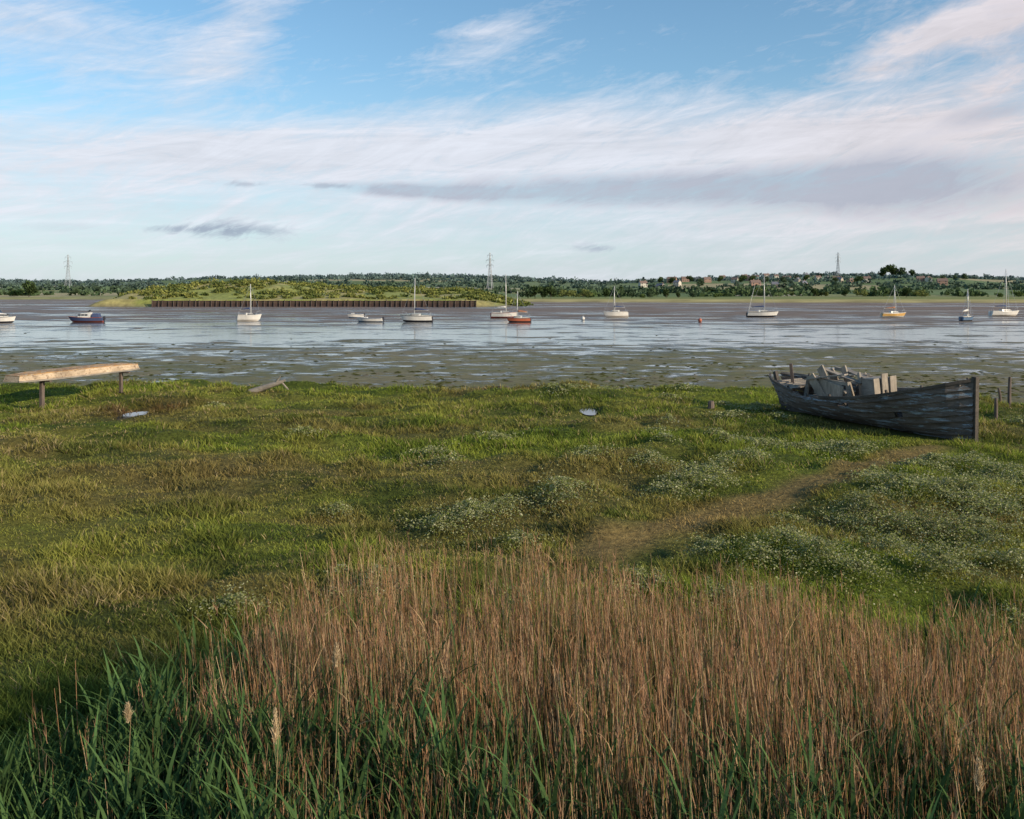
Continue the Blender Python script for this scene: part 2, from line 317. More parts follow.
dark=mixc(nt,1.0,dark,ramp(nt,fine,[(.3,.6),(.7,1.35)]),'MULTIPLY')
colr=mixc(nt,wet,dark,(.06,.065,.06)); nt.links.new(colr,b.inputs['Base Color'])
rg=math_(nt,'SUBTRACT',.58,math_(nt,'MULTIPLY',wet,.48)); nt.links.new(rg,b.inputs['Roughness'])
spc=math_(nt,'ADD',.12,math_(nt,'MULTIPLY',wet,.38)); nt.links.new(spc,b.inputs['Specular IOR Level'])
hb_=math_(nt,'MULTIPLY',math_(nt,'ADD',fine,math_(nt,'MULTIPLY',nA,.6)),math_(nt,'SUBTRACT',1.04,wet)); bump(nt,b,hb_,.45,.2)
gx=np.array([-6000,-1500,-300,-60,60,300,1500,6000.]); gy=np.array([-60,20,60,150,400,1000,9000.])
X,Y=np.meshgrid(gx,gy); I=np.arange(X.size).reshape(X.shape); Q=np.stack([I[:-1,:-1],I[:-1,1:],I[1:,1:],I[1:,:-1]],-1).reshape(-1,4)
tag(link('mudflat',npmesh('mudflat',np.stack([X,Y,X*0+MZ],-1).reshape(-1,3),Q,m)),'wide wet tidal mudflat with shining water channels','mud',kind='structure')
n=5200; d=37+rng.exponential(9,n); x=rng.uniform(-1,1,n)*d*.62; k=(d>edge(x)+.6)&(rng.random(n)<ss(.42,.6,fbm(x/3,d/3,71))+.1); x=x[k];d=d[k];n=len(x)
r=(.04+.11*rng.random(n)**2); ang=np.linspace(0,2*np.pi,6,endpoint=False)
V=np.zeros((n,7,3)); 
for i,a in enumerate(ang):
    rr=r*(.7+.6*rng.random(n))*1.8; V[:,i,0]=x+rr*np.cos(a); V[:,i,1]=d+rr*np.sin(a); V[:,i,2]=MZ-.01
V[:,6,0]=x;V[:,6,1]=d;V[:,6,2]=MZ+r*.45
Q=[];base=(np.arange(n)*7)[:,None]
for i in range(6): Q.append(base+np.array([i,(i+1)%6,6])[None,:])
Q=np.concatenate(Q); C=np.repeat(np.where(rng.random((n,1))<.8,np.array([[.09,.09,.03]]),np.array([[.22,.19,.14]]))*(.6+.8*rng.random((n,1))),7,axis=0)
tag(link('seaweed_and_stones',npmesh('seaweed_and_stones',V.reshape(-1,3),Q,M_tree,C)),'small dark seaweed lumps and stones on the near mud','seaweed',kind='stuff')
# ---------------------------------------------------------------- far land
def fedge(x): return np.interp(x,[-1500,-330,-180,-60,0,120,400,1500],[720,690,600,520,470,440,420,420])+14*(vn(x/60,0*x,3)-.5)
def fh(x,y):
    az=x/y; Hr=np.interp(az,[-.8,-.57,-.45,-.25,-.12,0,.1,.22,.32,.45,.57,.8],[26,25,25,33,37,33,24,34,40,37,31,30])
    h=.6+(Hr-.6)*ss(650,1850,y)+ (fbm(x/260,y/260,81,3)-.5)*12*ss(750,1300,y)
    e=fedge(x); h=lerp(-1.6,h,ss(-3,14,y-e)); 
    h=h-25*ss(2100,3300,y); return h
xs=np.arange(-2400,2401,14.); ys=np.concatenate([np.arange(400,800,6.),np.arange(800,3400,26.)])
X,Y=np.meshgrid(xs,ys); Z=fh(X,Y); I=np.arange(X.size).reshape(X.shape); Q=np.stack([I[:-1,:-1],I[:-1,1:],I[1:,1:],I[1:,:-1]],-1).reshape(-1,4)
e=Y-fedge(X); c=np.zeros(X.shape+(3,)); c[:]=(.22,.24,.085)
sh=1-ss(30,130,e); c+=(np.array([.44,.37,.17])-c)*(sh*.85)[...,None]; c+=(np.array([.20,.16,.11])-c)*((1-ss(2,8,e)))[...,None]
m,nt,b=newmat('far_fields'); a=nd(nt,'ShaderNodeAttribute',attribute_name='Col').outputs['Color']; pos=nd(nt,'ShaderNodeNewGeometry').outputs['Position']
vo=nd(nt,'ShaderNodeTexVoronoi'); vo.inputs['Scale'].default_value=1; nt.links.new(vmap(nt,pos,(.0045,.0055,0),(0,0,.3)),vo.inputs['Vector'])
fc=nd(nt,'ShaderNodeSeparateColor'); nt.links.new(vo.outputs['Color'],fc.inputs[0])
fld=ramp(nt,fc.outputs[0],[(0,(.15,.20,.09)),(.3,(.24,.25,.12)),(.5,(.38,.33,.19)),(.62,(.16,.21,.10)),(.8,(.44,.39,.28)),(.9,(.17,.21,.11))],'CONSTANT')
spf=nd(nt,'ShaderNodeSeparateXYZ'); nt.links.new(pos,spf.inputs[0]); fm=math_(nt,'DIVIDE',math_(nt,'SUBTRACT',spf.outputs[1],640.),160.,clamp=True)
c_=mixc(nt,fm,a,fld); c_=mixc(nt,1.0,c_,ramp(nt,noise(nt,pos,.06,6,.65),[(.3,.7),(.7,1.3)]),'MULTIPLY')
nt.links.new(c_,b.inputs['Base Color']); b.inputs['Roughness'].default_value=.95; b.inputs['Specular IOR Level'].default_value=.05
tag(link('far_hills',npmesh('far_hills',np.stack([X,Y,Z],-1).reshape(-1,3),Q,m,c.reshape(-1,3),True)),'low far shore with fields rising to a wooded ridge','hills',kind='structure')
def ih(x,y):
    q=ss(-149,-137,x)*(1-ss(-18,10,x)); k=ss(303.5,306,y)*(1-ss(385,410,y))
    slope=ss(303,345,y)
    return -1.4+(3.1+ (3.4+2.8*np.exp(-((x+100)/28)**2)-1.0*ss(-70,-10,x))*slope+2.2*(fbm(x/14,y/14,91,3)-.5)*(.3+slope))*q*k
xs=np.arange(-158,18,1.5); ys=np.arange(299,415,1.5); X,Y=np.meshgrid(xs,ys); Z=ih(X,Y); I=np.arange(X.size).reshape(X.shape); Q=np.stack([I[:-1,:-1],I[:-1,1:],I[1:,1:],I[1:,:-1]],-1).reshape(-1,4)
nn=fbm(X/12,Y/12,93)[...,None]; c=np.array([.25,.27,.06])+(np.array([.35,.30,.11])-np.array([.25,.27,.06]))*ss(.42,.6,nn); c=c+(np.array([.16,.13,.09])-c)*(1-ss(-.6,.3,Z))[...,None]
m2,nt,b=newmat('island_turf'); a=nd(nt,'ShaderNodeAttribute',attribute_name='Col').outputs['Color']; pos=nd(nt,'ShaderNodeNewGeometry').outputs['Position']
nt.links.new(mixc(nt,1.0,a,ramp(nt,noise(nt,pos,.5,8,.7),[(.3,.5),(.7,1.4)]),'MULTIPLY'),b.inputs['Base Color']); b.inputs['Roughness'].default_value=.95
tag(link('grassy_island',npmesh('grassy_island',np.stack([X,Y,Z],-1).reshape(-1,3),Q,m2,c.reshape(-1,3),True)),'low yellow green grassy island behind the timber piling','terrain',kind='structure')
n=900; x=rng.uniform(-144,6,n); y=rng.uniform(307,385,n); k=rng.random(n)<.3+.9*ss(.42,.6,fbm(x/16,y/10,95)); x=x[k];y=y[k]; parts=[]
for xx,yy in zip(x,y):
    r=random.uniform(.6,2.1)*(.6+.4*min(1,(yy-305)/20)); kk=60; p=rng.normal(size=(kk,3)); p/=np.linalg.norm(p,axis=1,keepdims=True); p*=rng.random((kk,1))**.4; p*=np.array([r*1.6,r*1.2,r*.75])
    p+=np.array([xx,yy,float(ih(np.array(xx),np.array(yy)))+r*.2]); t=random.random(); c=(np.array([.09,.12,.035])*(1-t)+np.array([.28,.28,.08])*t)*(.6+.7*rng.random((kk,1)))
    parts.append(leafquads(p,.42,c))
V,Q,C=join(parts); tag(link('island_scrub',npmesh('island_scrub',V,Q,M_tree,C)),'low scrub bushes covering the grassy island','scrub',kind='stuff')
Mpile=simple('tarred_timber',(.08,.055,.045),.8,.4,1.5); Mplank=simple('piling_planks',(.055,.032,.026),.9,.4,.8)
root=empty('piling_wall',(0,0,0)); tag(root,'long dark timber piling wall along the waterline of the grassy island','wall')
mb=MB(); x0,x1=-121,-12
for i in range(3): mb.box(((x0+x1)/2,302.9-.02*i,-.45+i*.72),(x1-x0,.16,.7))
mb.build('planking',Mplank,root)
for i in range(62):
    xx=x0+(x1-x0)*i/61+random.uniform(-.3,.3); mb=MB(); hz=random.uniform(1.3,2.0); mb.tube([(xx,302.5,-1.2),(xx+random.uniform(-.1,.1),302.5,hz*.95-.1)],[.17,.14],6); mb.build('pile',Mpile,root)
def crown(cx,cy,cz,w,h,nq,cols,sz):
    kl=6; p=[]
    cen=rng.normal(size=(kl,3))*np.array([w*.24,w*.24,h*.2]); cen[:,2]+=h*.5
    k=rng.integers(0,kl,nq); q=rng.normal(size=(nq,3)); q/=np.linalg.norm(q,axis=1,keepdims=True); q*=rng.random((nq,1))**.35
    P=cen[k]+q*np.array([w*.3,w*.3,h*.3]); P[:,2]=np.maximum(P[:,2],h*.02)
    sh=(.7+.6*rng.random(kl))[k][:,None]*(.7+.6*rng.random((nq,1)))
    return leafquads(P+np.array([cx,cy,cz]),sz*(.7+.6*rng.random(nq)),cols*sh)
parts=[]
HAZE_TINT=np.array([.125,.175,.175])
for i in range(4600):
    if i<2800: yy=random.uniform(1450,2050); 
    else: yy=random.uniform(760,1500)
    az=random.uniform(-.66,.66); xx=az*yy
    dens=float(fbm(np.array(xx/170),np.array(yy/45),101,3))
    if i>=2800 and (dens<.54): continue
    if i<2800 and yy<1750 and dens<.46: continue
    if i>=2800 and .22<az<.42 and 1050<yy<1450 and random.random()<.5: continue
    w=random.uniform(12,22); h=random.uniform(5,10)
    f=min(1,(yy-700)/1000); c=np.array([.07,.105,.038])*(1-f)+HAZE_TINT*f; c=c*random.uniform(.8,1.2)  # aerial haze painted into the foliage colour, bluer and paler with distance
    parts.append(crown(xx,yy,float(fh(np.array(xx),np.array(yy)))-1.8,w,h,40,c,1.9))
V,Q,C=join(parts); tag(link('distant_woodland',npmesh('distant_woodland',V,Q,M_tree,C)),'haze tinted blue green woods and hedges covering the far ridge','woodland',kind='stuff')
Mbark=simple('far_bark',(.09,.07,.05),.9)
def treeproto(name,w,h,c,nq,sz):
    root=empty(name,(0,0,-500)); mb=MB(); mb.tube([(0,0,-.5),(.1,0,h*.3),(0,.1,h*.65)],[h*.035,h*.025,h*.01],7)
    for k in range(4):
        a=k*1.6; mb.tube([(0,0,h*.28),(math.cos(a)*w*.28,math.sin(a)*w*.28,h*.6)],[h*.015,h*.005],5)
    mb.build('trunk',Mbark,root); v,q,cc=crown(0,0,h*.1,w,h*.9,nq,np.array(c),sz); link('crown',npmesh('crown',v,q,M_tree,cc),root); return root
protos=[treeproto('broadleaf_tree',13,12,(.06,.088,.034),480,.9),treeproto('broadleaf_tree',15,10,(.10,.14,.045),480,.9),treeproto('broadleaf_tree',11,12,(.06,.09,.048),450,.9),treeproto('broadleaf_tree',15,9,(.16,.18,.06),480,.9)]
used=[False]*4
def tree(px,d,h,v,label,group=None):
    xx=px2x(px,d); z=float(fh(np.array(xx),np.array(d)))
    o=protos[v] if not used[v] else copy_tree(protos[v]); used[v]=True
    if 'group' in o: del o['group']
    o.location=(xx,d,z-.3); s=h/11; o.scale=(s,s,s); o.rotation_euler.z=random.uniform(0,6.28); tag(o,label,'tree',group)
tree(29,745,12,0,'large dark rounded tree standing alone on the far shore at far left')
tree(14,760,8,1,'smaller pale green tree just left of the large dark rounded shore tree') 
for px in (528,535,543,551): tree(px,585,random.uniform(7.,9.),0 if px%2 else 2,'dark tree in the small clump on the far shore right of the island','trees in the clump right of the island')
for px in (563,571,582,592,604,618,629,641,652,664,678,690): tree(px+random.uniform(-3,3),random.uniform(640,720),random.uniform(4,7),random.choice([0,1,2,3]),'small tree in the row along the far shore between the clump and the village','row of far shore trees in the middle')
for px in (716,735,762,790,812,828,845,862,905,925,950,975,1000,1018): tree(px+random.uniform(-4,4),random.uniform(700,860),random.uniform(4,8),random.choice([0,1,2,3]),'small tree in the hedge line below the hillside village','hedge line trees at right')
for px,h in ((884,16),(893,20),(903,17),(912,12)): tree(px,1500,h,0 if px!=903 else 2,'tall tree in the skyline clump on the right hand ridge','skyline clump on the right ridge')
for px in (752,742,820,858,955,942,965,660,672,700,720,784,806,765,795,835,690): tree(px,random.uniform(1150,1500),random.uniform(8,12),random.choice([0,2]),'round tree standing among the hillside houses','trees among the hillside houses')
Wc=[simple('render_white',(.50,.46,.39),.8,.1),simple('brick_red',(.30,.19,.145),.9,.15),simple('render_buff',(.38,.32,.26),.85,.1)]
Rc=[simple('roof_brown',(.20,.135,.11),.85,.2),simple('roof_slate',(.16,.16,.185),.7,.2)]
Mgl=simple('dark_glass',(.04,.05,.06),.15,.1); Mdoor=simple('painted_door',(.1,.08,.06),.5)
def house(w,dp,h,rh,wm,rm):
    root=empty('house',(0,0,0)); mb=MB(); mb.box((0,0,h/2-1),(w,dp,h+2)); x=w/2; y=dp/2
    mb.add([(-x,-y+.01,h),(-x,y-.01,h),(-x,0,h+rh),(x,-y+.01,h),(x,y-.01,h),(x,0,h+rh)],[(0,2,1),(3,4,5)]); mb.build('wall',wm,root)
    mb=MB(); o=.4; X=x+.3
    for s in(-1,1): 
        a=[(-X,s*(y+o),h-.25),(X,s*(y+o),h-.25),(X,0,h+rh+.08),(-X,0,h+rh+.08)]; b=[(p[0],p[1],p[2]+.22) for p in a]
        mb.add(a+b,[(0,1,2,3),(4,5,6,7),(0,1,5,4),(1,2,6,5),(2,3,7,6),(3,0,4,7)])
    rf=mb.build('roof',rm,root); mb=MB(); mb.box((w*.32,.4,h+rh+.4),(.9,.7,2.2)); mb.box((w*.32,.4,h+rh+1.56),(1.05,.85,.12)); mb.build('chimney',Wc[1],rf)
    for wx in (-.3,.3):
        for wz in (1.5,4.2):
            if wz>h-1: continue
            mb=MB(); mb.box((wx*w,-y-.03,wz),(1.5,.1,1.3)); mb.build('window',Mgl,root)
    mb=MB(); mb.box((0,-y-.03,1.05),(1.,.1,2.1)); mb.build('door',Mdoor,root)
    return root
HP=[(house(11,8,5.2,3,Wc[0],Rc[0]),'white walled house with brown roof in the village on the far hillside'),(house(13,8,5.2,3.2,Wc[1],Rc[0]),'red brick house with brown roof in the village on the far hillside'),(house(10,7.5,3.2,3,Wc[2],Rc[1]),'buff bungalow with slate grey roof in the village on the far hillside'),(house(9,8,5.4,2.8,Wc[0],Rc[1]),'white walled house with slate grey roof in the village on the far hillside')]
uh=[False]*4
spots=[(658,284),(668,281),(677,283),(686,280),(697,279),(708,281),(722,279),(742,276),(750,279),(757,277),(765,276),(773,279),(779,277),(787,276),(794,279),(801,277),(809,276),(816,279),(824,277),(833,278),(843,277),(852,279),(868,280),(800,282),(776,283),(757,282),(917,280),(931,279),(945,281),(737,281),(640,283)]
for i,(px,py) in enumerate(spots):
    v=random.choice([0,1,1,2,2,3]); best=1250; px+=random.uniform(-4,4); py+=random.uniform(-1.,3.5)
    for dd in np.arange(950,1800,8.):
        xx=px2x(px,dd); 
        if float(fh(np.array(xx),np.array(dd)))>=CH-(py+2-HY)/F*dd: best=dd; break
    else: best=1500
    o=HP[v][0] if not uh[v] else copy_tree(HP[v][0]); uh[v]=True; xx=px2x(px,best)
    o.location=(xx,best,float(fh(np.array(xx),np.array(best)))+.6); o.rotation_euler.z=random.uniform(-.9,.9); s=random.uniform(.75,1); o.scale=(s,s,s); tag(o,HP[v][1],'house','hillside village houses')
for i,(hp_,l) in enumerate(HP):
    if not uh[i]: 
        for ch in list(hp_.children_recursive)+[hp_]: bpy.data.objects.remove(ch)
Mst=simple('galvanised_steel',(.30,.32,.35),.5,.1,metal=.2)
def pylon(px,d,topy,label,bw=.36):
    x=px2x(px,d); z=float(fh(np.array(x),np.array(d))); Ht=CH+(HY-topy)/F*d-z
    root=empty('electricity_pylon',(x,d,z-.5),rz=random.uniform(-.3,.3)); tag(root,label,'pylon')
    def hw(t): return (3.2*(1-t/.62)+.9*(t/.62)) if t<.62 else .9*(1-(t-.62)/.38)+.15
    for sx in(-1,1):
        for sy in(-1,1):
            mb=MB(); ts=[0,.2,.4,.62,.8,1]
            for a,b in zip(ts[:-1],ts[1:]): mb.bar((sx*hw(a),sy*hw(a),a*Ht),(sx*hw(b),sy*hw(b),b*Ht),bw)
            mb.build('leg',Mst,root)
    mb=MB(); lv=[0,.12,.24,.35,.45,.54,.62,.7,.78,.86,.93]
    for a,b in zip(lv[:-1],lv[1:]):
        A,B=hw(a),hw(b)
        for (p,q) in (((-1,-1),(1,-1)),((1,-1),(1,1)),((1,1),(-1,1)),((-1,1),(-1,-1))):
            mb.bar((p[0]*A,p[1]*A,a*Ht),(q[0]*B,q[1]*B,b*Ht),bw*.5); mb.bar((q[0]*A,q[1]*A,a*Ht),(p[0]*B,p[1]*B,b*Ht),bw*.5)
    mb.build('bracing',Mst,root)
    for t,wd in ((.66,4.2),(.79,4.9),(.92,3.4)):
        mb=MB(); 
        for s in(-1,1):
            for sy in(-1,1):
                mb.bar((s*.6,sy*hw(t),t*Ht),(s*wd,0,t*Ht),bw*.7); mb.bar((s*.5,sy*hw(t+.05),(t+.05)*Ht),(s*wd,0,t*Ht+.1),bw*.6)
        cr=mb.build('crossarm',Mst,root)
        for s in(-1,1):
            mb=MB(); mb.tube([(s*wd*.97,0,t*Ht-.2),(s*wd*.97,0,t*Ht-2.6)],bw*.5,6); mb.build('insulator',Mst,cr)
pylon(68,1050,254,'steel lattice electricity pylon at far left beyond the estuary',.24)
pylon(490,1050,252,'steel lattice electricity pylon behind the grassy island near the middle',.32)
pylon(838,1520,252,'steel lattice electricity pylon above the hillside village at right',.38)
# ---------------------------------------------------------------- moored boats
def paint(name,c,rough=.35): return simple(name,c,rough,.14,1.2)
Mwh=paint('white_gelcoat',(.64,.61,.56)); Mdeck=simple('cream_deck',(.5,.45,.38),.6,.1); Mmast=simple('alloy_mast',(.62,.6,.55),.35,.08,metal=.2); Mnavy=paint('navy_cover',(.045,.065,.14),.8)
Mred=paint('red_antifoul',(.30,.07,.05),.6); Mblk=paint('dark_antifoul',(.035,.035,.045),.6); Mor=paint('orange_hull',(.40,.115,.06)); Myel=paint('varnish_hull',(.55,.32,.10)); Mblu=paint('blue_hull',(.09,.15,.24)); Mtan=paint('tan_cover',(.30,.13,.07),.8)
def hullparts(L_,B,H,top,bot,root,split=.38):
    ns=14; prof=[(0,0.02),(.55,.14),(.82,split),(.93,.7),(1,1)]
    def pt(t,j,s):
        w,zf=prof[j]; b=B/2*(.74+.26*min(1,t/.4)**.8)*(1-max(0,(t-.42)/.58)**2.4); sheer=H*(1+.22*(t-.3)**2*2)
        z=zf*sheer+ (0.18*H*max(0,(t-.75)/.25)**1.5 if j<2 else 0); x=(t-.5)*L_*.92+ (zf-.3)*.11*L_*max(0,(t-.6)/.4)
        return (x-(1-zf)*.03*L_*(1 if t==0 else 0),s*b*w*(1-.25*(1-w)*t),z)
    for nm,j0,j1,mat in (('antifouled_bottom',0,2,bot),('topsides',2,4,top)):
        mb=MB()
        for s in(-1,1):
            V=[pt(i/ns,j,s) for i in range(ns+1) for j in range(j0,j1+1)]; k=j1-j0+1
            mb.add(V,[(i*k+j,(i+1)*k+j,(i+1)*k+j+1,i*k+j+1) for i in range(ns) for j in range(k-1)])
        k=range(j0,j1+1); V=[pt(0,j,-1) for j in k]+[pt(0,j,1) for j in reversed(k)]; mb.add(V,[tuple(range(len(V)))])
        mb.build(nm,mat,root,smooth=True)
    mb=MB(); V=[]
    for i in range(ns+1):
        a=pt(i/ns,4,-1); b=pt(i/ns,4,1); V+=[(a[0],a[1]*.97,a[2]-.02),(a[0],0,a[2]+.04),(b[0],b[1]*.97,b[2]-.02)]
    mb.add(V,[(i*3+j,(i+1)*3+j,(i+1)*3+j+1,i*3+j+1) for i in range(ns) for j in(0,1)]); mb.build('deck',Mdeck,root)
    mb=MB()
    for s in(-1,1): mb.tube([pt(i/ns,4,s) for i in range(ns+1)],.035,5)
    mb.build('rubbing_strake',bot,root)
def trunk(L_,B,H,root,x0,x1,z,ch,mat,win=True):
    mb=MB(); w0,w1=B*.30,B*.2
    P=[(x0,-w0,z),(x1,-w1,z),(x1,w1,z),(x0,w0,z),(x0,-w0*.85,z+ch),(x1-.35*ch*2,-w1*.8,z+ch*.8),(x1-.35*ch*2,w1*.8,z+ch*.8),(x0,w0*.85,z+ch)]
    mb.add(P,[(4,5,6,7),(0,1,5,4),(1,2,6,5),(2,3,7,6),(3,0,4,7)]); c=mb.build('cabin',mat,root)
    if win:
        for s in(-1,1):
            for k in range(3):
                t=.15+.26*k; xx=x0+(x1-x0)*t; w=(w0+(w1-w0)*(t+.08))*.935
                mb=MB(); mb.box((xx+.25,s*(w+.015),z+ch*.52),(.42,.03,ch*.3),rz=-s*math.atan2(w0-w1,x1-x0)); mb.build('window',Mgl,c)
def yacht(px,py,Lp,topy,label,top,bot,cover,rz=0,flip=1,heel=0,name='sailing_boat',H=1.0,mastx=.08,group=None):
    d=gd(py,MZ); x=px2x(px,d); L_=Lp*.94/F*d/max(.6,abs(math.cos(rz))); B=L_*.34
    root=empty(name,(x,d,MZ-.12),rz=rz+(math.pi if flip<0 else 0),rx=heel); tag(root,label,'boat',group)
    hullparts(L_,B,H,top,bot,root)
    trunk(L_,B,H,root,-L_*.12,L_*.24,H*1.0,.42,Mwh)
    mb=MB(); mb.box((-L_*.29,0,H+.06),(L_*.3,B*.5,.14)); mb.build('cockpit_coaming',Mdeck,root)
    ht=CH+(HY-topy)/F*d-(MZ-.12); mx=L_*mastx
    mb=MB(); mb.tube([(mx,0,H*.9),(mx-.02,0,ht*.6),(mx-.08,0,ht)],[.075,.07,.05],8); ms=mb.build('mast',Mmast,root,True)
    mb=MB(); mb.bar((mx,-B*.25,ht*.62),(mx,B*.25,ht*.62),.05); mb.build('spreader',Mmast,ms)
    mb=MB(); mb.tube([(mx,0,H+.95),(-L_*.36,0,H+.9)],.05,6); bm=mb.build('boom',Mmast,root)
    mb=MB(); mb.tube([(mx-.05,0,H+1.08),(mx-.4,0,H+1.1),(-L_*.2,0,H+1.02),(-L_*.34,0,H+.96)],[.18,.16,.12,.06],8); mb.build('furled_sail',cover,bm,True)
    mb=MB(); mb.bar((mx-.05,0,ht*.98),(L_*.49,0,H*1.2),.022); mb.bar((mx-.05,0,ht*.98),(-L_*.46,0,H),.022)
    for s in(-1,1): mb.bar((mx-.05,0,ht*.95),(mx-.1,s*B*.46,H),.022); mb.bar((mx,s*B*.25,ht*.62),(mx,s*B*.46,H),.02)
    mb.build('rigging',Mst,root)
    mb=MB() 
    for s in(-1,1): mb.tube([(L_*.33,s*B*.22,H*1.08),(L_*.33,s*B*.22,H*1.08+.5),(L_*.5,0,H*1.2+.55)],.022,5)
    mb.build('bow_rail',Mst,root); mb=MB()
    mb.tube([(-L_*.44,-B*.33,H),(-L_*.44,-B*.33,H+.55),(-L_*.44,B*.33,H+.55),(-L_*.44,B*.33,H)],.022,5); mb.build('stern_rail',Mst,root)
    mb=MB(); mb.box((-L_*.485,0,H*.45),(.3,.06,H*1.0)); mb.build('rudder',bot,root)
    return root,L_,B,ht,H
def cruiser(px,py,Lp,label,top,bot,rz=0,flip=1,canopy=None,H=.95,ch=.7,open_=False):
    d=gd(py,MZ); x=px2x(px,d); L_=Lp/F*d/max(.6,abs(math.cos(rz))); B=L_*.36
    root=empty('motor_boat',(x,d,MZ-.12),rz=rz+(math.pi if flip<0 else 0)); tag(root,label,'boat'); hullparts(L_,B,H,top,bot,root)
    if not open_:
        trunk(L_,B*1.15,H,root,-L_*.12,L_*.27,H,ch,Mwh)
        mb=MB(); mb.add([(-L_*.02,-B*.3,H+ch),(-L_*.02,B*.3,H+ch),(-L_*.1,B*.27,H+ch+.4),(-L_*.1,-B*.27,H+ch+.4)],[(0,1,2,3)]); mb.build('windscreen',Mgl,root)
    else:
        for k in(-.2,.1):
            mb=MB(); mb.box((k*L_,0,H*.98),(.28,B*.8,.06)); mb.build('thwart',Mdeck,root)
        mb=MB(); mb.box((L_*.2,0,H*1.05),(L_*.28,B*.5,.3),taper=.7); mb.build('cuddy',Mwh,root)
    if canopy:
        mb=MB(); mb.box((-L_*.27,0,H+.35),(L_*.24,B*.6,.6),taper=.8); mb.build('canopy',canopy,root,bevel=.08)
    mb=MB(); mb.box((-L_*.5,0,H*.95),(.35,.3,.5),taper=.7); mb.box((-L_*.5,0,H*.4),(.14,.1,H*.9)); mb.build('outboard_motor',Mblk,root)
    mb=MB()
    for s in(-1,1): mb.tube([(L_*.12,s*B*.36,H*1.03),(L_*.14,s*B*.34,H+.4),(L_*.47,0,H*1.2+.35)],.022,5)
    mb.build('bow_rail',Mst,root)
cruiser(2,323,24,'white motor boat cut by the left edge of the view',Mwh,Mblk,.15,1,None)
cruiser(87,322,33,'motor cruiser with white cabin and dark blue hull at left',Mnavy,Mred,.1,-1,Mnavy,H=.8,ch=.8)
yacht(249,321,24,284,'small white sailing boat moored alone in front of the piling wall',Mwh,Mwh,Mnavy,.15,1)
cruiser(356,318,16,'small white open boat just behind the low dinghy left of the central yacht',Mwh,Mblu,.2,-1,None,H=.8,open_=True)
cruiser(370,322,27,'low white open boat with blue trim left of the central yacht',Mwh,Mblu,-.1,-1,None,H=.7,open_=True)
yacht(417,322,33,278,'white yacht with dark bottom and blue sail cover near the centre left',Mwh,Mblk,Mnavy,.05,-1)
yacht(504,318,28,274,'white yacht with red bottom lying behind the orange sailing boat',Mwh,Mred,Mwh,-.1,1)
yacht(519,322,25,291,'small orange hulled sailing boat in front of the red bottomed yacht',Mor,Mblk,Mtan,.1,-1,H=.7)
yacht(616,317,26,286,'small white sailing boat with blue cover right of the centre',Mwh,Mwh,Mnavy,.2,-1)
r,L_,B,ht,H=yacht(762,317,32,276,'white yacht with dark bottom and a second leaning spar moored right of the middle',Mwh,Mblk,Mnavy,-.12,1)
mb=MB(); mb.tube([(-L_*.44,0,H),(-L_*.24,.1,ht*.75)],[.05,.03],6); mb.build('leaning_spar',Mmast,r)
yacht(893,317,27,285,'golden varnished hull sailing boat at right',Myel,Mwh,Mtan,.1,1,H=.8)
yacht(967,321,20,289,'small blue hulled sailing boat left of the tall masted yacht',Mblu,Mblk,Mwh,.6,1,H=.75)
yacht(1004,316,32,269,'white yacht with the tallest mast near the right edge',Mwh,Mwh,Mnavy,.1,1)
def buoy(px,py,mat,label):
    d=gd(py,MZ); root=empty('mooring_buoy',(px2x(px,d),d,MZ)); tag(root,label,'buoy'); mb=MB()
    mb.tube([(0,0,-.02),(0,0,.1),(0,0,.3),(0,0,.48),(0,0,.6)],[.12,.28,.32,.24,.08],10); mb.build('float',mat,root,True); mb=MB(); mb.tube([(0,0,.58),(0,0,.75)],.05,6); mb.build('mooring_eye',Mst,root)
buoy(700,322,Mor,'small orange mooring buoy between the right hand yachts'); buoy(583,320,Mwh,'small white mooring buoy left of the white boat with blue cover')
# ---------------------------------------------------------------- weathered wood
def wood(name,c1,c2,flake=None,fl=.5,axis=(1,6,6),sc=1.0,rough=.85,bm=.3,fs=(1.6,.5,.6)):
    m,nt,b=newmat(name); tc=nd(nt,'ShaderNodeTexCoord').outputs['Object']
    n1=noise(nt,vmap(nt,tc,axis),3*sc,8,.7,.2); n2=noise(nt,tc,1.5*sc,4)
    c=ramp(nt,n1,[(.3,c1),(.7,c2)]); c=mixc(nt,1.0,c,ramp(nt,n2,[(.3,.6),(.7,1.3)]),'MULTIPLY')
    if flake:
        n3=noise(nt,vmap(nt,tc,(axis[0]*fs[0],axis[1]*fs[1],axis[2]*fs[2]),loc=(3,1,7)),2.2*sc,10,.8,.2); c=mixc(nt,ramp(nt,n3,[(fl,0.),(fl+.05,.85)]),c,flake)
    nt.links.new(c,b.inputs['Base Color']); b.inputs['Roughness'].default_value=rough; bump(nt,b,n1,bm,.01); return m
Mhull=wood('weathered_hull',(.05,.04,.034),(.19,.155,.13),(.29,.37,.44),.535,(.35,2,8))
Mold=wood('grey_driftwood',(.15,.125,.10),(.38,.33,.27)); Mdark=wood('dark_oak',(.045,.036,.028),(.13,.105,.085)); Mwarm=wood('sun_bleached_boards',(.20,.165,.125),(.44,.37,.29),axis=(6,6,1)); Mpost=wood('post_timber',(.07,.05,.04),(.20,.15,.12),axis=(6,6,1))
stern=Vector((8.55,28.4)); bow=Vector((11.25,21.9)); WL=(bow-stern).length; ang=math.atan2(bow.y-stern.y,bow.x-stern.x)
wreck=empty('derelict_boat',(stern.x,stern.y,-.02),rz=ang,rx=R(3)); tag(wreck,'derelict clinker wooden boat with flaking blue paint lying on the marsh at right','boat')
BM=2.45; NS=34; NK=8
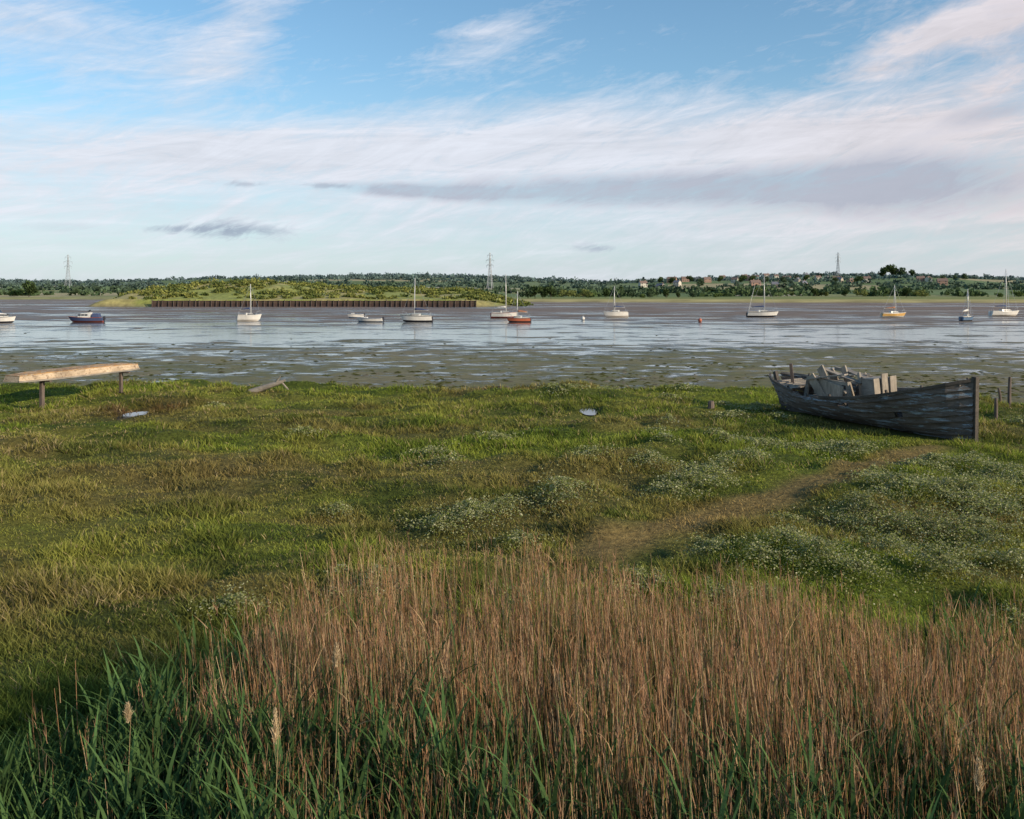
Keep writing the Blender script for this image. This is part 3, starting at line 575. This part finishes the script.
def shr(t): return .82+.74*max(0,(t-.38)/.62)**1.9+.28*max(0,(.38-t)/.38)**1.5
def hb(t): return BM/2*max(0,(1-abs(2*t-.98)**2.7))**.70 if 0<=t<=1 else 0
def kz(t): return .0+.10*max(0,(t-.8)/.2)**2+.30*max(0,(.25-t)/.25)**1.6
def hp(t,v,s,off=0):
    v=max(0.0,v); t2=min(max(t,.0),.995); b=hb(t2); w=math.sin(min(1,v*.92+.02)*math.pi/2)**.75
    fl=.85+.15*v; full=lerp(w, v**.95, abs(2*t2-1)**3*.7)
    z=kz(t2)+(shr(t2)-kz(t2))*(v**1.2); rake=.10*v*max(0,(t-.8)/.2)-.28*v*max(0,(.15-t)/.15)
    y=s*(b*full*fl+off+.03)
    return (t*WL+rake,y,z)
JT=[random.random() for _ in range(400)]
for s in(-1,1):
    mb=MB()
    for k in range(NK):
        V=[];Fc=[]; v0=k/NK; v1=(k+1)/NK+.012
        for lay in (0,1):
            for i in range(NS+1):
                t=i/NS; o=.0 if lay==0 else -.022
                sag=.006*math.sin(t*23+k*5+s)+.004*math.sin(t*61+k)
                vv1=v1; vv0=v0+.008*math.sin(t*15+k*2)
                if k==NK-1:
                    vv1=v1-.012-.035*JT[(i*3+7)%400]
                    if s<0 and 10<i<14: vv1-=.04
                V.append(hp(t,vv0,s,o+.07+sag)); V.append(hp(t,vv1,s,o+sag))
        n2=(NS+1)*2
        for i in range(NS):
            if s<0 and k==5 and i in(3,4): continue
            if s<0 and k==6 and i in(18,19): continue
            if s<0 and k==4 and i in(26,): continue
            a=i*2; b=a+2; Fc+= [(a,b,b+1,a+1),(n2+a,n2+a+1,n2+b+1,n2+b),(a,n2+a,n2+b,b),(a+1,b+1,n2+b+1,n2+a+1)]
        mb.add(V,Fc)
    mb.build('hull_planking',Mhull,wreck)
mb=MB(); P=[(WL*1.0+.0+.10*(z/1.6),0,z) for z in(-.12,.3,.8,1.3,1.62)]
for a,b in zip(P[:-1],P[1:]): mb.bar(a,b,.11,.13)
mb.build('stem_post',Mdark,wreck)
mb=MB(); P=[(-.02,0,.15),(-.12,0,.5),(-.30,0,1.16)]
for a,b in zip(P[:-1],P[1:]): mb.bar(a,b,.10,.13)
mb.build('stern_post',Mdark,wreck)
mb=MB(); mb.bar((-.0,0,.08),(WL+.02,0,-.02),.16,.18); mb.build('keel',Mdark,wreck)
for s in(-1,1):
    pts=[hp(i/NS,1.0,s,.02) for i in range(NS+1)]
    rg_=[(0,NS)] if s>0 else [(0,9),(15,NS)]
    for a0,b0 in rg_:
        mb=MB()
        for i in range(a0,b0): mb.bar(pts[i],pts[i+1],.05,.07)
        mb.build('gunwale',Mold if s>0 else Mdark,wreck)
for i in range(1,14):
    t=i/14*.94+.02
    for s in(-1,1):
        mb=MB(); top=1.0+(.08 if (i*7+s)%4==0 else 0)
        pts=[hp(t,v,s,-.06) for v in(.08,.3,.5,.7,.9,top)]
        for a,b in zip(pts[:-1],pts[1:]): mb.bar(a,b,.05,.05)
        mb.build('rib',Mdark,wreck)
mb=MB()
for k in range(7):
    y=-.55+k*.18; mb.box((WL*.45,y,.34+random.uniform(-.02,.02)),(WL*.55,.15,.03))
mb.build('floorboards',Mdark,wreck)
mb=MB()
for k in range(12):
    t=.70+.024*k; y=hb(t)*.9; z=shr(t)-.09
    if k in(1,4,7): continue
    mb.box((t*WL+.08,random.uniform(-.05,.05),z+random.uniform(-.02,.03)),(.14,2*y-.04,.03),m=Matrix.Rotation(random.uniform(-.05,.05),3,'Y')@Matrix.Rotation(random.uniform(-.06,.06),3,'Z'))
mb.build('foredeck',Mold,wreck)
mb=MB()
for k in range(6):
    t=.05+.024*k; mb.box((t*WL,0,shr(t)-.1),(.14,2*hb(t)*.88,.03))
mb.build('stern_deck',Mold,wreck)
for t in(.28,.6):
    mb=MB(); mb.box((t*WL,0,shr(t)-.2),(.22,2*hb(t)*.9,.045)); mb.build('thwart',Mold,wreck)
for (x0,y0,x1,y1,z1,w) in ((2.7,-.62,2.15,-.72,1.30,.26),(2.75,-.34,2.1,-.30,1.50,.28),(2.8,-.05,2.25,-.05,1.40,.26),(2.8,.24,2.35,.34,1.48,.26),(3.2,.62,2.9,.50,1.30,.24),(3.3,.1,3.1,.2,1.38,.2)):
    mb=MB(); mb.bar((x0,y0,.5),(x1,y1,z1),.04,w); o=mb.build('leaning_cabin_board',Mwarm,wreck)
for i,(a,b,w) in enumerate((((2.0,-.75,1.18),(3.2,-.35,1.38),.2),((2.1,-.2,1.46),(3.3,.1,1.10),.22),((2.2,.5,1.40),(3.5,.2,1.22),.18),((1.6,-.4,1.0),(2.6,.5,1.22),.16))):
    mb=MB(); mb.bar(a,b,w,.035); mb.build('fallen_roof_plank',Mold,wreck)
mb=MB(); mb.box((2.75,-.60,.92),(1.1,.05,.5),m=Matrix.Rotation(.18,3,'Y')); mb.build('cabin_side',Mwarm,wreck)
mb=MB()
for (a,b) in (((1.75,-.6,.5),(1.9,-.55,1.22)),((3.35,.5,.6),(3.25,.4,1.34)),((3.5,-.5,.5),(3.4,-.5,1.2))): mb.bar(a,b,.09)
mb.bar((1.88,-.57,1.2),(3.42,-.5,1.14),.07,.09); mb.bar((1.95,.4,1.40),(3.5,.5,1.2),.07,.10); mb.build('broken_cabin_frame',Mold,wreck)
for (y,h,w) in ((-.10,1.32,.22),(.14,1.44,.22),(.38,1.36,.22)):
    mb=MB(); mb.box((4.1+y*.2,y,(.5+h)/2),(.04,w,h-.5),m=Matrix.Rotation(-.06+.1*y,3,'Y')); mb.build('engine_box_front_board',Mwarm,wreck)
mb=MB(); mb.box((3.83,.14,.90),(.44,.66,.8)); mb.build('engine_box',Mold,wreck,bevel=.01)
mb=MB(); mb.bar((.75,-.15,.4),(.70,-.2,1.5),.09); mb.build('mooring_post',Mpost,wreck)
for q in (((4.5,-.6,.92),(5.4,.35,1.06),.16,.03),((.9,-.5,.85),(1.9,.6,.94),.16,.04),((1.1,.6,.8),(1.9,-.5,.98),.12,.05)):
    mb=MB(); mb.bar(*q); mb.build('loose_board',Mold,wreck)
# ---------------------------------------------------------------- upturned punt on stands
Mcream=wood('flaking_cream_paint',(.36,.25,.15),(.56,.44,.31),(.14,.08,.05),.53,(1.6,3,6),fs=(3,1,1)); Mrust=wood('ochre_bottom_boards',(.26,.10,.04),(.54,.31,.10),(.48,.43,.33),.51,(1.6,3,6),fs=(3,1,1))
pa=Vector((-15.95,28.9)); pb=Vector((-14.1,33.0)); PL=(pb-pa).length+.3; pang=math.atan2(pb.y-pa.y,pb.x-pa.x); pc=(pa+pb)/2
punt=empty('upturned_punt',(pc.x,pc.y,.80),rz=pang,ry=R(-.8)); tag(punt,'long upturned wooden punt with ochre bottom resting on posts at left','boat')
def pp(t,k):
    w=.48*(1-(.30 if t<0 else .14)*abs(t)**3); e=abs(t)**4
    return (t*PL/2*(1.0 if k else .98), w*(1.0 if k==0 else 1.08), (.235-.04*e) if k==0 else 0.0+.02*e)
NSP=18; mb=MB(); V=[]
for i in range(NSP+1):
    t=-1+2*i/NSP; a=pp(t,0); b=pp(t,1); V+=[(b[0],-b[1],b[2]),(a[0],-a[1],a[2]),(a[0],a[1],a[2]),(b[0],b[1],b[2])]
mb.add(V,[(i*4,(i+1)*4,(i+1)*4+1,i*4+1) for i in range(NSP)]+[(i*4+2,(i+1)*4+2,(i+1)*4+3,i*4+3) for i in range(NSP)]+[(0,1,2,3),(NSP*4,NSP*4+1,NSP*4+2,NSP*4+3)])
mb.build('side_planking',Mcream,punt)
mb=MB()
for k in range(5):
    V=[]
    for i in range(NSP+1):
        t=-1+2*i/NSP; a=pp(t,0); y0=-a[1]*1.03+a[1]*2.06*k/5+.006; y1=-a[1]*1.03+a[1]*2.06*(k+1)/5-.006; zz=a[2]+.004+.006*math.sin(k*7+i*1.7)
        V+=[(a[0],y0,zz),(a[0],y1,zz),(a[0],y1,zz+.022),(a[0],y0,zz+.022)]
    mb.add(V,[(i*4+j,(i+1)*4+j,(i+1)*4+(j+1)%4,i*4+(j+1)%4) for i in range(NSP) for j in range(4)]+[(0,1,2,3),(NSP*4,NSP*4+1,NSP*4+2,NSP*4+3)])
mb.build('bottom_boards',Mrust,punt)
for s in(-1,1):
    mb=MB(); pts=[(pp(-1+2*i/NSP,1)[0],s*pp(-1+2*i/NSP,1)[1],pp(-1+2*i/NSP,1)[2]+.02) for i in range(NSP+1)]
    for a,b in zip(pts[:-1],pts[1:]): mb.bar(a,b,.04,.05)
    mb.build('gunwale',Mold,punt)
def stand(px,d,label,w,zt):
    x=px2x(px,d); z0=float(mh(np.array(x),np.array(d))); root=empty('wooden_stand',(x,d,z0),rz=pang+math.pi/2); tag(root,label,'stand')
    h=zt-.05-z0
    mb=MB(); mb.box((0,0,h/2-.1),(w,w,h+.2),rz=.1); mb.build('post',Mpost,root,bevel=.01)
    mb=MB(); mb.box((0,0,h-.0+.022),(.85,.09,.044)); mb.build('crossbeam',Mpost,root)
stand(42,29.6,'thick post stand under the near left end of the upturned punt',.12,.775)
stand(121,32.4,'thinner post stand under the far right end of the upturned punt',.10,.82)
def post(px,py,ptop,w,label,lean=(0,0)):
    d=gd(py); x=px2x(px,d); z0=float(mh(np.array(x),np.array(d))); h=CH-(ptop-HY)/F*d-z0
    mb=MB(); mb.tube([(0,0,-.3),(lean[0]*.4,lean[1]*.4,h*.5),(lean[0],lean[1],h)],[w*.55,w*.5,w*.42],9); o=mb.build('wooden_post',Mpost); o.location=(x,d,z0); tag(o,label,'post')
post(711,413,401,.20,'short weathered stump on the marsh left of the derelict boat'); post(1009,404,377,.11,'thin upright post right of the derelict boat near the right edge',(.03,0)); post(1001,402,388,.09,'shorter leaning post between the boat bow and the thin upright post',(-.08,0))
post(996,415,398,.10,'low broken post close beside the derelict bow')
mb=MB(); dd=34.4; mb.tube([(-.7,0,-.05),(-.2,.05,.12),(.35,0,.30),(.66,0,.42)],[.12,.11,.09,.04],8); mb.tube([(.25,0,.24),(.5,-.1,.58)],[.05,.02],6); mb.tube([(.5,0,.36),(.75,.1,.05)],[.04,.03],6)
o=mb.build('driftwood_log',Mold); o.location=(px2x(268,dd),dd,float(mh(np.array(px2x(268,dd)),np.array(dd)))+.06); tag(o,'pale broken driftwood log at the marsh edge left of centre','driftwood')
mb=MB(); mb.box((0,0,.06),(1.5,.28,.07),rz=.1); mb.box((.3,.1,.12),(1.1,.2,.06),rz=-.3); o=mb.build('driftwood_board',Mdark); dd=40.5; o.location=(px2x(490,dd),dd,-.7); tag(o,'dark flat driftwood boards on the mud near the middle of the shore','driftwood')
# ---------------------------------------------------------------- world
sunv=Vector((.84,-.54,0)).normalized(); EL=R(20); sv=Vector((sunv.x*math.cos(EL),sunv.y*math.cos(EL),math.sin(EL)))
w=bpy.data.worlds.new('World'); S.world=w; w.use_nodes=True; nt=w.node_tree; bg=nt.nodes['Background']
sky=nd(nt,'ShaderNodeTexSky',sky_type='NISHITA'); sky.sun_disc=False; sky.sun_elevation=EL; sky.sun_rotation=math.atan2(sv.x,sv.y); sky.air_density=1.0; sky.dust_density=.6; sky.ozone_density=1.6
g=nd(nt,'ShaderNodeTexCoord').outputs['Generated']; sp=nd(nt,'ShaderNodeSeparateXYZ'); nt.links.new(g,sp.inputs[0])
az=math_(nt,'ARCTAN2',sp.outputs[0],sp.outputs[1]); el=math_(nt,'ARCSINE',sp.outputs[2])
def comb(a,b,c=0):
    n=nd(nt,'ShaderNodeCombineXYZ')
    for i,v in enumerate((a,b,c)):
        if isinstance(v,(int,float)): n.inputs[i].default_value=v
        else: nt.links.new(v,n.inputs[i])
    return n.outputs[0]
def mul(a,b): return math_(nt,'MULTIPLY',a,b)
def add(*a):
    r=a[0]
    for b in a[1:]: r=math_(nt,'ADD',r,b)
    return r
el2=math_(nt,'SUBTRACT',el,mul(az,.03))
elw=math_(nt,'SUBTRACT',el,mul(az,.28))
def nz(sa,se,seed,det=8,ro=.6,di=.4,e=None): return noise(nt,comb(mul(az,sa),mul(e or el2,se),seed),1,det,ro,di)
n1=nz(3.0,15,1.3); n2=nz(8,36,4.1,8,.7,1.3,elw); n3=nz(26,62,8.8,6,.65,1.6,elw); n4=nz(5,58,12.2,7,.64,.9); n5=nz(11,19,15.7,8,.62,.5)
nn=add(mul(n1,.32),mul(n2,.32),mul(n3,.14),mul(n4,.12),mul(n5,.10))
def apx(px): return math.atan((px-512)/F)
def epx(py,px=512): return math.atan((HY-py)/F*math.cos(apx(px)))
def gauss(px,py,sx,sy,tilt=0):
    a=math_(nt,'SUBTRACT',az,apx(px)); e=math_(nt,'SUBTRACT',math_(nt,'SUBTRACT',el,epx(py,px)),mul(a,tilt))
    a=math_(nt,'DIVIDE',a,sx/F); e=math_(nt,'DIVIDE',e,sy/F)
    return math_(nt,'EXPONENT',mul(add(mul(a,a),mul(e,e)),-1.0))
cov=ramp(nt,math_(nt,'DIVIDE',el,.4,clamp=True),[(0,.46),(.10,.47),(.20,.51),(.32,.54),(.40,.50),(.47,.42),(.55,.36),(.66,.345),(.8,.36),(1,.31)])
extra=add(mul(gauss(610,135,290,36,.03),.15),mul(gauss(200,150,220,20,.06),.12),mul(gauss(80,190,160,25,0),.05),mul(gauss(60,30,150,42,-.1),.17),mul(gauss(240,30,60,45,.8),.16),mul(gauss(490,35,60,20,.3),.13),mul(gauss(950,190,160,50,0),.12),mul(gauss(880,130,140,18,0),.10),mul(gauss(950,60,140,50,.2),.10))
dens=math_(nt,'ADD',mul(add(math_(nt,'SUBTRACT',nn,.5),math_(nt,'SUBTRACT',add(cov,extra),.50)),4.3),.48,clamp=True)
puff=add(mul(gauss(990,85,70,34,.2),.60),mul(gauss(900,45,120,24,.3),.46),mul(gauss(1000,15,80,24,.1),.5),mul(gauss(880,78,36,12,0),.38))
pf=math_(nt,'ADD',mul(add(math_(nt,'SUBTRACT',add(mul(n5,.65),mul(n3,.35)),.5),math_(nt,'SUBTRACT',puff,.42)),3.0),.28,clamp=True)
dens=mul(math_(nt,'MAXIMUM',dens,pf),.92)
K=10.0
gm=add(mul(gauss(640,190,240,22,.0),.60),mul(gauss(920,185,150,44,0),.50),mul(gauss(400,190,110,8,-.03),.42),mul(gauss(60,228,90,8,0),.35),mul(gauss(1000,20,60,30,.2),.28),mul(gauss(1000,110,60,12,.1),.38))
grey=math_(nt,'ADD',mul(math_(nt,'ADD',math_(nt,'SUBTRACT',add(mul(n2,.5),mul(n4,.25),mul(n5,.25)),.5),math_(nt,'SUBTRACT',gm,.42)),3.4),.5,clamp=True)
pink=math_(nt,'MULTIPLY',math_(nt,'ADD',az,-.15),2.4,clamp=True)
lightc=mixc(nt,pink,(.78*K,.80*K,.88*K),(.79*K,.71*K,.73*K)); greyc=(.40*K,.43*K,.53*K)
lightc=mixc(nt,1.0,lightc,ramp(nt,add(mul(n4,.5),mul(n2,.5)),[(.35,.84),(.6,1.05)]),'MULTIPLY')
cc_=mixc(nt,mul(grey,.8),lightc,greyc)
tint=mixc(nt,1.0,sky.outputs[0],(1.22,1.58,1.68),'MULTIPLY')
haze=ramp(nt,math_(nt,'DIVIDE',el,.4,clamp=True),[(0,.78),(.15,.6),(.35,.25),(.6,.05),(1,.0)])
base=mixc(nt,haze,tint,(.60*K,.66*K,.77*K))
fin=mixc(nt,dens,base,cc_)
for (px,py,sx,sy,st) in ((225,230,60,10,.62),(175,229,34,6,.5),(600,248,30,6,.42),(330,186,40,4,.4),(245,184,30,4,.35)):
    e_=gauss(px,py,sx,sy,-.02); k=math_(nt,'ADD',mul(math_(nt,'ADD',math_(nt,'SUBTRACT',e_,.5),mul(math_(nt,'SUBTRACT',add(mul(n3,.5),mul(n5,.5)),.5),4.0)),1.7),.3,clamp=True); fin=mixc(nt,mul(mul(k,e_),st*1.4),fin,(.33*K,.40*K,.51*K))
nt.links.new(fin,bg.inputs[0]); bg.inputs[1].default_value=.1
sl=bpy.data.lights.new('sun','SUN'); sl.energy=5.0; sl.angle=R(.5); sl.color=(1,.84,.64); so=bpy.data.objects.new('sun',sl); COL.objects.link(so); so.rotation_euler=sv.to_track_quat('Z','Y').to_euler()
# ---------------------------------------------------------------- camera
cam=bpy.data.cameras.new('camera'); co=bpy.data.objects.new('camera',cam); COL.objects.link(co); co.location=(0,0,CH); co.rotation_euler=(R(90),0,0)
cam.sensor_width=36; cam.lens=F/1024*36; cam.shift_y=-(409.5-HY)/1024; cam.clip_end=20000; cam.clip_start=.1; S.camera=co
S.view_settings.view_transform='Standard'; S.view_settings.look='None'; S.view_settings.exposure=0
